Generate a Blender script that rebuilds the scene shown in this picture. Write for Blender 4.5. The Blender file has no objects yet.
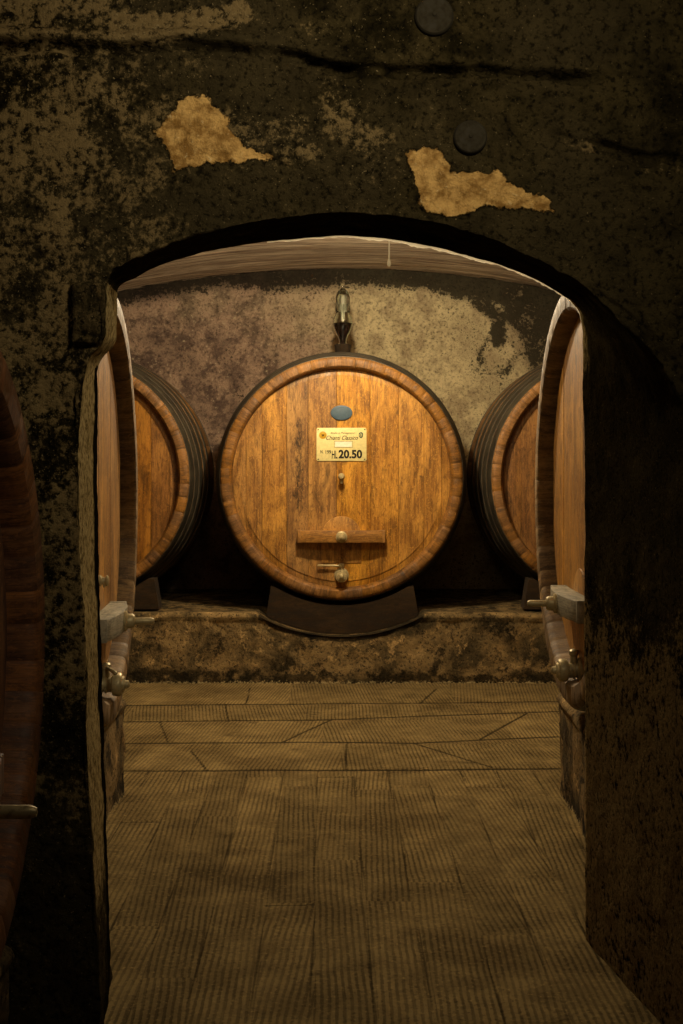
import bpy, bmesh, math, random
import numpy as np
from mathutils import Vector, Matrix, noise as mnoise

random.seed(7)
S = bpy.context.scene
COL = S.collection
PI = math.pi
EYE = 1.38           # camera height
F = 1280.0           # focal length in pixels (683x1024)
CX, HY = 341.0, 460.0


def P(px, py, y):
    """point of the place seen at pixel (px, py) at distance y"""
    return ((px - CX) * y / F, y, EYE + (HY - py) * y / F)


# ------------------------------------------------------------------ noise
def _hash(ix, iy, iz, seed):
    h = (ix * 374761393 + iy * 668265263 + iz * 1274126177 + seed * 974634211) & 0xFFFFFFFF
    h = ((h ^ (h >> 13)) * 1103515245) & 0xFFFFFFFF
    h = ((h ^ (h >> 16)) * 2246822519) & 0xFFFFFFFF
    return ((h ^ (h >> 15)) & 0xFFFFFF) / float(0xFFFFFF)


def vnoise(p, seed=0):
    i = np.floor(p).astype(np.int64)
    f = p - i
    u = f * f * (3 - 2 * f)
    r = 0
    for dx in (0, 1):
        for dy in (0, 1):
            for dz in (0, 1):
                w = (u[..., 0] if dx else 1 - u[..., 0]) * (u[..., 1] if dy else 1 - u[..., 1]) * (u[..., 2] if dz else 1 - u[..., 2])
                r = r + w * _hash(i[..., 0] + dx, i[..., 1] + dy, i[..., 2] + dz, seed)
    return r


def fbm(p, scale=1.0, octaves=4, seed=0, gain=.5):
    p = np.asarray(p, float) * scale
    a, t, r = 1.0, 0.0, 0
    for k in range(octaves):
        r = r + a * vnoise(p + 17.3 * k, seed + k)
        t += a
        a *= gain
        p = p * 2.03
    return r / t - .5          # about -.5 .. .5


def smooth(a, b, x):
    t = np.clip((x - a) / (b - a), 0, 1)
    return t * t * (3 - 2 * t)


def line_dist(q, pts):
    """distance of the 2D points q (..., 2) from a polyline"""
    best = None
    for (a, b) in zip(pts[:-1], pts[1:]):
        a = np.array(a); b = np.array(b)
        ab = b - a
        t = np.clip(((q - a) @ ab) / max(ab @ ab, 1e-9), 0, 1)
        d = np.linalg.norm(q - (a + t[..., None] * ab), axis=-1)
        best = d if best is None else np.minimum(best, d)
    return best


def poly_sd(q, pts):
    """signed distance of a polygon, positive inside"""
    d = line_dist(q, list(pts) + [pts[0]])
    ins = np.zeros(q.shape[:-1], bool)
    x, y = q[..., 0], q[..., 1]
    n = len(pts)
    for i in range(n):
        (x0, y0), (x1, y1) = pts[i], pts[(i + 1) % n]
        if y0 == y1:
            continue
        c = ((y0 > y) != (y1 > y)) & (x < (x1 - x0) * (y - y0) / (y1 - y0) + x0)
        ins ^= c
    return np.where(ins, d, -d)


# ------------------------------------------------------------------ objects
def link(o, parent=None):
    COL.objects.link(o)
    if parent is not None:
        o.parent = parent
    return o


def tag(o, label=None, cat=None, group=None, kind=None):
    if label: o['label'] = label
    if cat: o['category'] = cat
    if group: o['group'] = group
    if kind: o['kind'] = kind
    return o


def empty(name, loc, rz=0.0):
    o = bpy.data.objects.new(name, None)
    o.empty_display_size = .1
    o.location = loc
    o.rotation_euler = (0, 0, rz)
    return link(o)


def smooth_mesh(me, sharp=None):
    me.polygons.foreach_set('use_smooth', [True] * len(me.polygons))
    if sharp is not None:
        me.set_sharp_from_angle(angle=math.radians(sharp))


def sheet(name, V, mat, attrs=None, face_attrs=None, parent=None, wrap_u=False):
    """a grid of points V[nu, nv, 3] as one mesh; attrs: name -> [nu, nv]"""
    nu, nv = V.shape[:2]
    me = bpy.data.meshes.new(name)
    idx = np.arange(nu * nv).reshape(nu, nv)
    if wrap_u:
        idx = np.vstack([idx, idx[:1]])
    q = np.stack([idx[:-1, :-1], idx[1:, :-1], idx[1:, 1:], idx[:-1, 1:]], -1).reshape(-1, 4)
    me.vertices.add(nu * nv)
    me.vertices.foreach_set('co', V.reshape(-1).astype(np.float32))
    me.loops.add(q.size)
    me.loops.foreach_set('vertex_index', q.reshape(-1).astype(np.int32))
    me.polygons.add(len(q))
    me.polygons.foreach_set('loop_start', np.arange(0, q.size, 4, dtype=np.int32))
    me.update(calc_edges=True)
    for k, a in (attrs or {}).items():
        a = np.asarray(a, np.float32)
        if a.ndim == 3:
            me.attributes.new(k, 'FLOAT_VECTOR', 'POINT').data.foreach_set('vector', a.reshape(-1))
        else:
            me.attributes.new(k, 'FLOAT', 'POINT').data.foreach_set('value', a.reshape(-1))
    for k, a in (face_attrs or {}).items():
        me.attributes.new(k, 'FLOAT', 'FACE').data.foreach_set('value', np.asarray(a, np.float32).reshape(-1))
    smooth_mesh(me)
    me.materials.append(mat)
    return link(bpy.data.objects.new(name, me), parent)


def grid_normals(V):
    n = np.cross(np.gradient(V, axis=0), np.gradient(V, axis=1))
    return n / np.maximum(np.linalg.norm(n, axis=-1, keepdims=True), 1e-9)


def obj(name, bm, mat, parent=None, sharp=35, grain='xz', tint=0.0):
    """link a bmesh as one mesh object, with wood-grain coordinates"""
    bmesh.ops.recalc_face_normals(bm, faces=bm.faces)
    me = bpy.data.meshes.new(name)
    bm.to_mesh(me)
    bm.free()
    co = np.empty(len(me.vertices) * 3, np.float32)
    me.vertices.foreach_get('co', co)
    co = co.reshape(-1, 3)
    g = {'xz': co[:, [0, 2, 1]], 'zx': co[:, [2, 0, 1]], 'yz': co[:, [1, 2, 0]], 'zy': co[:, [2, 1, 0]]}[grain]
    me.attributes.new('grain', 'FLOAT_VECTOR', 'POINT').data.foreach_set('vector', np.ascontiguousarray(g).reshape(-1))
    me.attributes.new('tint', 'FLOAT', 'FACE').data.foreach_set('value', np.full(len(me.polygons), tint, np.float32))
    smooth_mesh(me, sharp)
    me.materials.append(mat)
    return link(bpy.data.objects.new(name, me), parent)


def lathe(bm, prof, at=(0, 0, 0), axis='z', seg=32):
    """revolve (r, h) points; axis 'z' = up, 'y' = towards -y (out of a barrel head)"""
    rings = []
    for r, h in prof:
        if r < 1e-6:
            c = (0, 0, h) if axis == 'z' else ((0, -h, 0) if axis == 'y' else (h, 0, 0))
            rings.append([bm.verts.new(Vector(c) + Vector(at))])
            continue
        ring = []
        for k in range(seg):
            a = 2 * PI * k / seg
            u, v = r * math.cos(a), r * math.sin(a)
            c = (u, v, h) if axis == 'z' else ((u, -h, v) if axis == 'y' else (h, u, v))
            ring.append(bm.verts.new(Vector(c) + Vector(at)))
        rings.append(ring)
    for A, B in zip(rings[:-1], rings[1:]):
        for k in range(seg):
            k2 = (k + 1) % seg
            if len(A) == 1 and len(B) == 1:
                continue
            if len(A) == 1:
                bm.faces.new((A[0], B[k], B[k2]))
            elif len(B) == 1:
                bm.faces.new((A[k], A[k2], B[0]))
            else:
                bm.faces.new((A[k], A[k2], B[k2], B[k]))
    return bm


def tube(bm, pts, radii, seg=12):
    """a round bar along points"""
    pts = [Vector(p) for p in pts]
    if not hasattr(radii, '__len__'):
        radii = [radii] * len(pts)
    rings = []
    for i, p in enumerate(pts):
        d = (pts[min(i + 1, len(pts) - 1)] - pts[max(i - 1, 0)]).normalized()
        up = Vector((0, 0, 1)) if abs(d.z) < .9 else Vector((1, 0, 0))
        a = d.cross(up).normalized(); b = d.cross(a)
        rings.append([bm.verts.new(p + radii[i] * (math.cos(2 * PI * k / seg) * a + math.sin(2 * PI * k / seg) * b)) for k in range(seg)])
    for A, B in zip(rings[:-1], rings[1:]):
        for k in range(seg):
            bm.faces.new((A[k], A[(k + 1) % seg], B[(k + 1) % seg], B[k]))
    bm.faces.new(rings[0]); bm.faces.new(rings[-1])
    return bm


def prism(bm, outline, d0, d1, axis='y', bevel=0.0, seg=2):
    """extrude a 2D outline: axis 'y' -> (x, z) outline from y=d0 to d1; 'z' -> (x, y) outline; 'x' -> (y, z)"""
    def c(u, v, d):
        return (u, d, v) if axis == 'y' else ((u, v, d) if axis == 'z' else (d, u, v))
    tmp = bmesh.new()
    A = [tmp.verts.new(c(u, v, d0)) for u, v in outline]
    B = [tmp.verts.new(c(u, v, d1)) for u, v in outline]
    tmp.faces.new(A); tmp.faces.new(list(reversed(B)))
    n = len(A)
    for k in range(n):
        tmp.faces.new((A[k], B[k], B[(k + 1) % n], A[(k + 1) % n]))
    bmesh.ops.recalc_face_normals(tmp, faces=tmp.faces)
    if bevel:
        es = [e for e in tmp.edges if e.is_manifold and e.calc_face_angle(0) > .5]
        bmesh.ops.bevel(tmp, geom=es, offset=bevel, segments=seg, affect='EDGES', profile=.5)
    me = bpy.data.meshes.new('tmp')
    tmp.to_mesh(me); tmp.free()
    bm.from_mesh(me)
    bpy.data.meshes.remove(me)
    return bm


def box(bm, x0, x1, y0, y1, z0, z1, bevel=0.0):
    return prism(bm, [(x0, z0), (x1, z0), (x1, z1), (x0, z1)], y0, y1, 'y', bevel)


# ------------------------------------------------------------------ materials
def srgb(r, g, b):
    def f(c):
        c /= 255.0
        return c / 12.92 if c <= .04045 else ((c + .055) / 1.055) ** 2.4
    return (f(r), f(g), f(b), 1.0)


class Nodes:
    def __init__(s, name):
        s.m = bpy.data.materials.new(name)
        s.m.use_nodes = True
        s.t = s.m.node_tree
        s.t.nodes.clear()
        s.out = s.t.nodes.new('ShaderNodeOutputMaterial')
        s.b = s.t.nodes.new('ShaderNodeBsdfPrincipled')
        s.t.links.new(s.b.outputs[0], s.out.inputs[0])

    def set(s, sock, v):
        if isinstance(v, bpy.types.NodeSocket):
            s.t.links.new(v, sock)
        elif v is not None:
            sock.default_value = v

    def attr(s, name, out='Fac'):
        n = s.t.nodes.new('ShaderNodeAttribute'); n.attribute_name = name
        return n.outputs[out]

    def pos(s):
        return s.t.nodes.new('ShaderNodeNewGeometry').outputs['Position']

    def obj(s):
        return s.t.nodes.new('ShaderNodeTexCoord').outputs['Object']

    def math(s, op, a, b=None, clamp=False):
        n = s.t.nodes.new('ShaderNodeMath'); n.operation = op; n.use_clamp = clamp
        s.set(n.inputs[0], a)
        if b is not None: s.set(n.inputs[1], b)
        return n.outputs[0]

    def vmath(s, op, a, b=None, scale=None):
        n = s.t.nodes.new('ShaderNodeVectorMath'); n.operation = op
        s.set(n.inputs[0], a)
        if b is not None: s.set(n.inputs[1], b)
        if scale is not None: s.set(n.inputs['Scale'], scale)
        return n.outputs[0]

    def noise(s, vec, scale, detail=5, rough=.55, stretch=None, dist=0.0):
        if stretch is not None:
            vec = s.vmath('MULTIPLY', vec, stretch)
        n = s.t.nodes.new('ShaderNodeTexNoise')
        s.set(n.inputs['Vector'], vec)
        n.inputs['Scale'].default_value = scale
        n.inputs['Detail'].default_value = detail
        n.inputs['Roughness'].default_value = rough
        n.inputs['Distortion'].default_value = dist
        return n.outputs[0]

    def voronoi(s, vec, scale, feature='F1', out='Distance'):
        n = s.t.nodes.new('ShaderNodeTexVoronoi'); n.feature = feature
        s.set(n.inputs['Vector'], vec); n.inputs['Scale'].default_value = scale
        return n.outputs[out]

    def step(s, x, a, b, lo=0.0, hi=1.0):
        n = s.t.nodes.new('ShaderNodeMapRange'); n.interpolation_type = 'SMOOTHSTEP'; n.clamp = True
        s.set(n.inputs[0], x)
        n.inputs[1].default_value = a; n.inputs[2].default_value = b
        n.inputs[3].default_value = lo; n.inputs[4].default_value = hi
        return n.outputs[0]

    def mix(s, f, a, b, mode='MIX'):
        n = s.t.nodes.new('ShaderNodeMix'); n.data_type = 'RGBA'; n.blend_type = mode
        s.set(n.inputs[0], f)
        s.set(n.inputs[6], a); s.set(n.inputs[7], b)
        return n.outputs[2]

    def bump(s, h, strength=.5, dist=.01, prev=None):
        n = s.t.nodes.new('ShaderNodeBump')
        n.inputs['Strength'].default_value = strength
        n.inputs['Distance'].default_value = dist
        s.set(n.inputs['Height'], h)
        if prev is not None: s.set(n.inputs['Normal'], prev)
        return n.outputs[0]

    def done(s, color, rough=.8, normal=None, metal=0.0, spec=.3, **kw):
        s.set(s.b.inputs['Base Color'], color)
        s.set(s.b.inputs['Roughness'], rough)
        s.b.inputs['Metallic'].default_value = metal
        s.b.inputs['Specular IOR Level'].default_value = spec
        if normal is not None: s.set(s.b.inputs['Normal'], normal)
        for k, v in kw.items():
            s.b.inputs[k.replace('_', ' ')].default_value = v
        return s.m


def wood(name, dark, mid, light, rough=.55, fleck=.35, stain_col=(22, 15, 8), tintamp=1.0, coat=.35):
    n = Nodes(name)
    g = n.attr('grain', 'Vector')
    t = n.attr('tint')
    off = n.t.nodes.new('ShaderNodeCombineXYZ')
    n.set(off.inputs[0], n.math('MULTIPLY', t, 31.7)); n.set(off.inputs[1], n.math('MULTIPLY', t, 17.1)); n.set(off.inputs[2], n.math('MULTIPLY', t, 9.0))
    v = n.vmath('ADD', g, off.outputs[0])
    g1 = n.noise(v, 1.0, 8, .62, (70, 3.2, 20), .6)
    g2 = n.noise(v, 1.0, 5, .6, (260, 14, 60))
    g3 = n.noise(v, 1.0, 4, .6, (6, 1.8, 6), 1.2)
    fl = n.noise(v, 1.0, 5, .6, (74, 36, 20), 2.0)       # medullary flecks
    mt = n.noise(v, 1.0, 6, .7, (38, 16, 20), 1.0)
    c = n.mix(n.step(g1, .34, .66), dark_c := srgb(*dark), mid_c := srgb(*mid))
    c = n.mix(n.step(g3, .38, .66, 0, .8), c, srgb(*light))
    c = n.mix(n.step(mt, .52, .34, 0, .7), c, srgb(*dark))
    c = n.mix(n.step(fl, .54, .66, 0, fleck + .25), c, srgb(*light))
    c = n.mix(n.step(g2, .36, .54, .35, 0), c, srgb(*stain_col))
    # weather marks
    blot = n.noise(v, 1.0, 7, .68, (14, 5, 10), .8)
    c = n.mix(n.step(blot, .52, .70, 0, .55), c, srgb(*stain_col))
    c = n.mix(n.step(n.noise(v, 1.0, 4, .6, (120, 70, 40)), .56, .70, 0, .55), c, srgb(*dark))
    st = n.attr('stain')
    sn = n.math('ADD', st, n.math('MULTIPLY', n.math('SUBTRACT', n.noise(v, 1.0, 8, .72, (45, 22, 20), .4), .5), 1.7))
    c = n.mix(n.step(sn, .28, .8, 0, .85), c, srgb(*stain_col))
    # each board has its own tone
    hs = n.t.nodes.new('ShaderNodeHueSaturation')
    n.set(hs.inputs['Color'], c)
    n.set(hs.inputs['Value'], n.math('ADD', 1.0, n.math('MULTIPLY', n.math('SUBTRACT', t, .5), .55 * tintamp)))
    n.set(hs.inputs['Saturation'], n.math('ADD', 1.0, n.math('MULTIPLY', n.math('SUBTRACT', t, .5), .12)))
    h = n.math('ADD', n.math('MULTIPLY', g1, .5), n.math('MULTIPLY', g2, .5))
    nb = n.bump(h, coat, .004)
    return n.done(hs.outputs[0], n.step(g1, .3, .7, rough - .1, rough + .12), nb, spec=.35)


HEAD = wood('oak_head', (108, 72, 30), (164, 114, 50), (206, 152, 72), .5, tintamp=.7)
HEADDIM = wood('oak_head_dimmed', (92, 58, 24), (138, 92, 40), (172, 120, 56), .5, tintamp=.6)  # same oak darkened: the weaker light on the flanking heads is painted in
HEADSIDE = wood('oak_side_head', (112, 76, 34), (166, 116, 54), (208, 156, 80), .5, .5, tintamp=.6)
STAVE = wood('oak_stave', (88, 60, 28), (126, 86, 40), (156, 110, 56), .6, tintamp=.28)
STAVEGREY = wood('weathered_stave', (86, 66, 40), (124, 98, 62), (156, 128, 86), .65, tintamp=.3)
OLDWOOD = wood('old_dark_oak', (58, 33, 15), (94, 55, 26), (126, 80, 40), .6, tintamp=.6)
BARWOOD = wood('crossbar_oak', (112, 76, 34), (160, 112, 52), (190, 138, 68), .55)
BARGREY = wood('grey_crossbar', (112, 104, 82), (150, 142, 118), (178, 170, 146), .7, .2)
BLOCK = wood('cradle_wood', (30, 20, 7), (46, 31, 11), (62, 44, 18), .95)


def mat_hoop():
    n = Nodes('painted_iron_hoop')
    o = n.obj()
    a = n.noise(o, 9, 6, .65)
    b = n.noise(o, 60, 5, .6)
    c = n.mix(n.step(a, .35, .65), srgb(42, 38, 29), srgb(68, 62, 48))
    c = n.mix(n.step(b, .56, .7, 0, .8), c, srgb(84, 58, 36))
    return n.done(c, .55, n.bump(b, .3, .002), metal=.25, spec=.4)


def mat_metal(name, col, rough, dirt=(40, 34, 22), metal=1.0):
    n = Nodes(name)
    o = n.obj()
    a = n.noise(o, 70, 5, .6)
    c = n.mix(n.step(a, .5, .72, 0, .6), srgb(*col), srgb(*dirt))
    return n.done(c, n.step(a, .3, .7, rough - .08, rough + .15), n.bump(a, .1, .001), metal=metal)


HOOP = mat_hoop()
STEEL = mat_metal('dull_brass', (176, 160, 118), .4, (84, 70, 44), .3)
BRASS = mat_metal('old_brass', (160, 132, 84), .38)
IRON = mat_metal('dark_iron', (38, 32, 15), .85, (24, 18, 10), .0)


def flat(name, col, rough=.5, spec=.3):
    n = Nodes(name)
    a = n.noise(n.obj(), 60, 4, .6)
    c = n.mix(n.step(a, .35, .7, 0, .28), srgb(*col), srgb(*[int(v * .72) for v in col]))
    return n.done(c, rough, None, spec=spec)


PLATE = flat('cream_enamel', (222, 206, 140), .45)
INK = flat('black_ink', (30, 24, 12), .6)
INKBROWN = flat('brown_ink', (70, 54, 22), .6)
STICKER = flat('white_paper', (238, 228, 200), .7)
GOLD = flat('gold_seal', (190, 150, 40), .4)
GREEN = flat('green_emblem', (62, 84, 62), .5)
SLATE = flat('slate_blue_plaque', (74, 92, 104), .5)
CORD = None


def mat_glass(name, tint=(1, 1, 1, 1), ior=1.45):
    n = Nodes(name)
    return n.done(tint, .03, None, spec=.5, Transmission_Weight=1.0, IOR=ior)


GLASS = mat_glass('clear_glass', (.93, .98, .94, 1))
WINE = Nodes('dark_red_wine').done((.012, .004, .004, 1), .06, None, spec=.6)


def mat_front():
    n = Nodes('mouldy_plaster')
    p = n.pos()
    big = n.noise(p, 2.2, 5, .6)
    med = n.noise(p, 11, 8, .68, None, .3)
    fine = n.noise(p, 60, 7, .7)
    spk = n.noise(p, 150, 4, .65)
    pale = n.attr('pale')
    c = n.mix(n.step(med, .36, .64), srgb(27, 23, 12), srgb(62, 53, 31))
    c = n.mix(n.step(big, .42, .62, 0, .6), c, srgb(66, 57, 37))
    # worn lighter clusters
    w = n.math('ADD', n.math('ADD', n.math('MULTIPLY', med, .55), n.math('MULTIPLY', fine, .45)), n.math('MULTIPLY', pale, .22))
    c = n.mix(n.step(w, .58, .67, 0, .85), c, srgb(124, 104, 68))
    c = n.mix(n.step(fine, .52, .36, 0, .8), c, srgb(9, 8, 5))
    c = n.mix(n.step(n.math('ADD', spk, n.math('MULTIPLY', pale, .06)), .63, .72, 0, .8), c, srgb(138, 120, 84))
    # black mould, plus the shade painted at the left jamb's back
    mo = n.math('ADD', n.attr('mould_shade'), n.math('MULTIPLY', n.math('SUBTRACT', fine, .5), .9))
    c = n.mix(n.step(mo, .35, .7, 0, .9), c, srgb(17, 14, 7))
    # paler strips along the edges of the opening
    e = n.math('ADD', n.attr('edge_pale'), n.math('MULTIPLY', n.math('SUBTRACT', n.noise(p, 30, 7, .7, (1, 1, .45)), .5), 1.3))
    ec = n.mix(n.step(fine, .36, .6), srgb(104, 86, 50), srgb(190, 166, 114))
    c = n.mix(n.step(e, .35, .75, 0, .9), c, ec)
    # fallen plaster
    d = n.math('ADD', n.attr('patch'), n.math('MULTIPLY', n.math('SUBTRACT', n.noise(p, 38, 6, .65), .5), .045))
    oc = n.mix(n.step(n.noise(p, 26, 7, .65), .36, .62), srgb(136, 100, 50), srgb(208, 166, 98))
    oc = n.mix(n.step(fine, .58, .70, 0, .6), oc, srgb(232, 204, 146))
    oc = n.mix(n.step(spk, .60, .72, 0, .5), oc, srgb(70, 50, 26))
    m = n.step(d, 0.0, .004)
    c = n.mix(m, c, oc)
    h = n.math('ADD', n.math('MULTIPLY', med, .9), n.math('MULTIPLY', fine, .5))
    h = n.math('SUBTRACT', h, n.math('MULTIPLY', n.step(d, -.003, .004), .55))
    nb = n.bump(h, .9, .022)
    nb = n.bump(spk, .6, .005, nb)
    return n.done(c, .95, nb, spec=.0)


def mat_back():
    n = Nodes('old_lime_plaster')
    p = n.pos()
    big = n.noise(p, 1.6, 6, .62, None, .4)
    med = n.noise(p, 8, 8, .68)
    fine = n.noise(p, 45, 7, .72)
    spk = n.noise(p, 110, 4, .7)
    cool = n.attr('cool')
    c = n.mix(n.step(med, .34, .66), srgb(160, 141, 108), srgb(216, 198, 152))
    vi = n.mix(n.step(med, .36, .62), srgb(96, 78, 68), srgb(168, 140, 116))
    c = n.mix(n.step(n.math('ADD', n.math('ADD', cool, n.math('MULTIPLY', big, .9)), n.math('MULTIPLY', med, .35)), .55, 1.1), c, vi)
    c = n.mix(n.step(fine, .52, .32, 0, .8), c, srgb(58, 46, 36))
    c = n.mix(n.step(fine, .56, .70, 0, .6), c, srgb(224, 206, 166))
    c = n.mix(n.step(spk, .58, .72, 0, .85), c, srgb(46, 38, 30))
    mo = n.math('ADD', n.attr('mould_shade'), n.math('ADD', n.math('MULTIPLY', n.math('SUBTRACT', fine, .5), 2.2), n.math('MULTIPLY', n.math('SUBTRACT', med, .5), 1.6)))
    c = n.mix(n.step(mo, .36, .72, 0, .93), c, srgb(24, 21, 15))
    ck = n.math('ADD', n.attr('crack'), n.math('MULTIPLY', n.math('SUBTRACT', fine, .5), .012))
    c = n.mix(n.step(ck, .004, .0005), c, srgb(20, 16, 10))
    nb = n.bump(n.math('ADD', med, n.math('MULTIPLY', fine, .6)), .5, .02)
    return n.done(c, .92, nb, spec=.12)


def mat_ceiling():
    n = Nodes('streaked_vault_plaster')
    p = n.pos()
    st = n.noise(p, 1.0, 8, .7, (1.6, 26, 6), .5)
    s2 = n.noise(p, 1.0, 6, .65, (4, 80, 20))
    med = n.noise(p, 9, 7, .65)
    c = n.mix(n.step(st, .36, .64), srgb(150, 126, 104), srgb(224, 202, 170))
    c = n.mix(n.step(s2, .50, .36, 0, .7), c, srgb(76, 58, 42))
    c = n.mix(n.step(med, .58, .72, 0, .4), c, srgb(200, 178, 142))
    mo = n.math('ADD', n.attr('mould_shade'), n.math('MULTIPLY', n.math('SUBTRACT', med, .5), 1.2))
    c = n.mix(n.step(mo, .45, .65, 0, .9), c, srgb(26, 22, 16))
    nb = n.bump(n.math('ADD', st, n.math('MULTIPLY', s2, .5)), .6, .02)
    return n.done(c, .9, nb, spec=.12)


def mat_plinth():
    n = Nodes('stained_plinth_plaster')
    p = n.pos()
    big = n.noise(p, 4.0, 6, .65, None, .5)
    med = n.noise(p, 14, 8, .7)
    fine = n.noise(p, 60, 6, .7)
    c = n.mix(n.step(big, .36, .62), srgb(70, 60, 40), srgb(140, 117, 78))
    c = n.mix(n.step(med, .52, .66, 0, .85), c, srgb(204, 170, 114))
    c = n.mix(n.step(n.noise(p, 7, 8, .74), .53, .62, 0, .92), c, srgb(26, 23, 15))
    c = n.mix(n.step(fine, .50, .34, 0, .85), c, srgb(22, 19, 12))
    c = n.mix(n.step(fine, .66, .76, 0, .6), c, srgb(176, 160, 120))
    mo = n.math('ADD', n.attr('mould_shade'), n.math('MULTIPLY', n.math('SUBTRACT', med, .5), 1.6))
    c = n.mix(n.step(mo, .4, .65, 0, .85), c, srgb(24, 21, 13))
    sa = n.math('ADD', n.attr('salt'), n.math('MULTIPLY', n.math('SUBTRACT', fine, .5), 2.4))
    c = n.mix(n.step(sa, .75, 1.0, 0, .8), c, srgb(182, 166, 124))
    nb = n.bump(n.math('ADD', med, n.math('MULTIPLY', fine, .6)), .7, .02)
    return n.done(c, .92, nb, spec=.12)


def mat_floor():
    n = Nodes('tooled_stone_paving')
    p = n.pos()
    sp = n.t.nodes.new('ShaderNodeSeparateXYZ')
    n.set(sp.inputs[0], p)
    ang = n.attr('angle'); t = n.attr('tint')
    wob = n.math('MULTIPLY', n.math('SUBTRACT', n.noise(p, 5, 3, .5), .5), .012)
    u = n.math('ADD', n.math('ADD', n.math('MULTIPLY', sp.outputs[0], n.math('COSINE', ang)), n.math('MULTIPLY', sp.outputs[1], n.math('SINE', ang))), wob)
    wv = n.math('SINE', n.math('MULTIPLY', u, 2 * PI / .019))
    wv = n.math('MULTIPLY', n.math('ADD', wv, 1.0), .5)
    med = n.noise(p, 6, 7, .66)
    fine = n.noise(p, 70, 6, .7)
    big = n.noise(p, 1.6, 5, .6)
    worn = n.step(n.noise(p, 3.2, 5, .6), .36, .6, .5, 1.0)
    c = n.mix(n.step(med, .3, .7), srgb(100, 85, 54), srgb(130, 112, 74))
    c = n.mix(n.step(big, .5, .68, 0, .5), c, srgb(72, 58, 34))
    groove = n.math('MULTIPLY', n.step(n.math('ADD', wv, n.math('MULTIPLY', n.math('SUBTRACT', fine, .5), 1.5)), .55, .1), worn)
    c = n.mix(n.math('MULTIPLY', groove, .6), c, srgb(50, 41, 24))
    c = n.mix(n.step(fine, .56, .70, 0, .55), c, srgb(168, 146, 96))
    c = n.mix(n.step(fine, .46, .32, 0, .6), c, srgb(52, 42, 24))
    c = n.mix(n.step(n.noise(p, 4.5, 7, .7, None, .6), .58, .74, 0, .7), c, srgb(46, 37, 22))
    hs = n.t.nodes.new('ShaderNodeHueSaturation')
    n.set(hs.inputs['Color'], c)
    n.set(hs.inputs['Value'], n.math('ADD', .84, n.math('MULTIPLY', t, .30)))
    j = n.math('ADD', n.attr('joint'), n.math('MULTIPLY', n.math('SUBTRACT', fine, .5), .008))
    jm = n.step(j, .008, .002)
    c = n.mix(n.math('MULTIPLY', jm, n.attr('jointdark')), hs.outputs[0], srgb(34, 28, 17))
    h = n.math('SUBTRACT', n.math('ADD', n.math('MULTIPLY', n.math('SUBTRACT', 1.0, groove), .6), n.math('MULTIPLY', med, .4)), jm)
    nb = n.bump(h, .7, .006)
    nb = n.bump(fine, .35, .004, nb)
    return n.done(c, .95, nb, spec=.04)


FRONT, BACK, CEIL, PLINTH, FLOOR = mat_front(), mat_back(), mat_ceiling(), mat_plinth(), mat_floor()

# ================================================================== THE SETTING
# ---- floor
xs = np.concatenate([np.linspace(-2.7, -1.15, 12, endpoint=False), np.arange(-1.15, 1.15, .0115), np.linspace(1.15, 2.7, 12)])
ys = np.concatenate([np.linspace(-1.5, 2.6, 14, endpoint=False), np.arange(2.6, 5.7, .018), np.arange(5.7, 8.02, .018), np.linspace(8.05, 9.55, 8)])
X, Y = np.meshgrid(xs, ys, indexing='ij')
Q = np.stack([X, Y], -1)


def fl(px, py):
    y = F * EYE / (py - HY)
    return ((px - CX) * y / F, y)


far_lines = [[(60, 771), (345, 770), (640, 768)], [(60, 744), (310, 742), (413, 743), (480, 740), (640, 733)],
             [(60, 722), (310, 720), (480, 714), (640, 708)], [(60, 706), (280, 704), (500, 702), (640, 700)],
             [(347, 742), (345, 770)], [(282, 742), (332, 719)], [(413, 743), (492, 767)], [(479, 740), (527, 713)],
             [(191, 751), (207, 770)], [(420, 703), (436, 689)], [(225, 704), (228, 721)], [(160, 722), (168, 743)], [(250, 688), (246, 704)]]
jd = np.full(X.shape, 1.0)
for ln in far_lines:
    jd = np.minimum(jd, line_dist(Q * np.array([1, .38]), [(fl(*p)[0], fl(*p)[1] * .38) for p in ln]))
near = Y < 5.69
edges = [-1.16, -.99, -.85, -.70, -.56, -.415, -.255, -.105, .055, .205, .375, .53, .69, .85, 1.0, 1.16]
rr = random.Random(3)
tint = np.zeros(X.shape); angle = np.zeros(X.shape)
Xs = X - (5.6 - Y) * .012
jn = np.full(X.shape, 1.0)
for i, (a, b) in enumerate(zip(edges[:-1], edges[1:])):
    mcol = (Xs >= a) & (Xs < b)
    d = np.minimum(np.abs(Xs - a), np.abs(Xs - b))
    y = 5.69 - rr.uniform(.1, .9)
    cuts = []
    while y > -2:
        cuts.append(y); y -= rr.uniform(1.1, 2.2)
    cuts[0:0] = [5.69]
    for k, cy in enumerate(cuts):
        d = np.minimum(d, np.abs(Y - cy))
        nxt = cuts[k + 1] if k + 1 < len(cuts) else -9
        mm = mcol & (Y <= cy) & (Y > nxt)
        tint[mm] = rr.random(); angle[mm] = rr.uniform(-.07, .09)
    jn[mcol] = d[mcol]
jd = np.where(near, np.minimum(jn * 1.5, jd), jd)
row_lines = [771, 743, 720, 704, 680]
for k in range(4):
    y0 = fl(0, row_lines[k])[1]; y1 = fl(0, row_lines[k + 1])[1]
    mm = (~near) & (Y >= y0 - .02) & (Y < y1)
    cell = np.floor((X + .1 * k) / .95)
    tint[mm] = (_hash(cell.astype(np.int64), np.full(X.shape, k), np.zeros(X.shape, np.int64), 5))[mm]
    angle[mm] = (.02 + .35 * (_hash(cell.astype(np.int64), np.full(X.shape, k + 9), np.zeros(X.shape, np.int64), 2) - .5))[mm]
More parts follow.
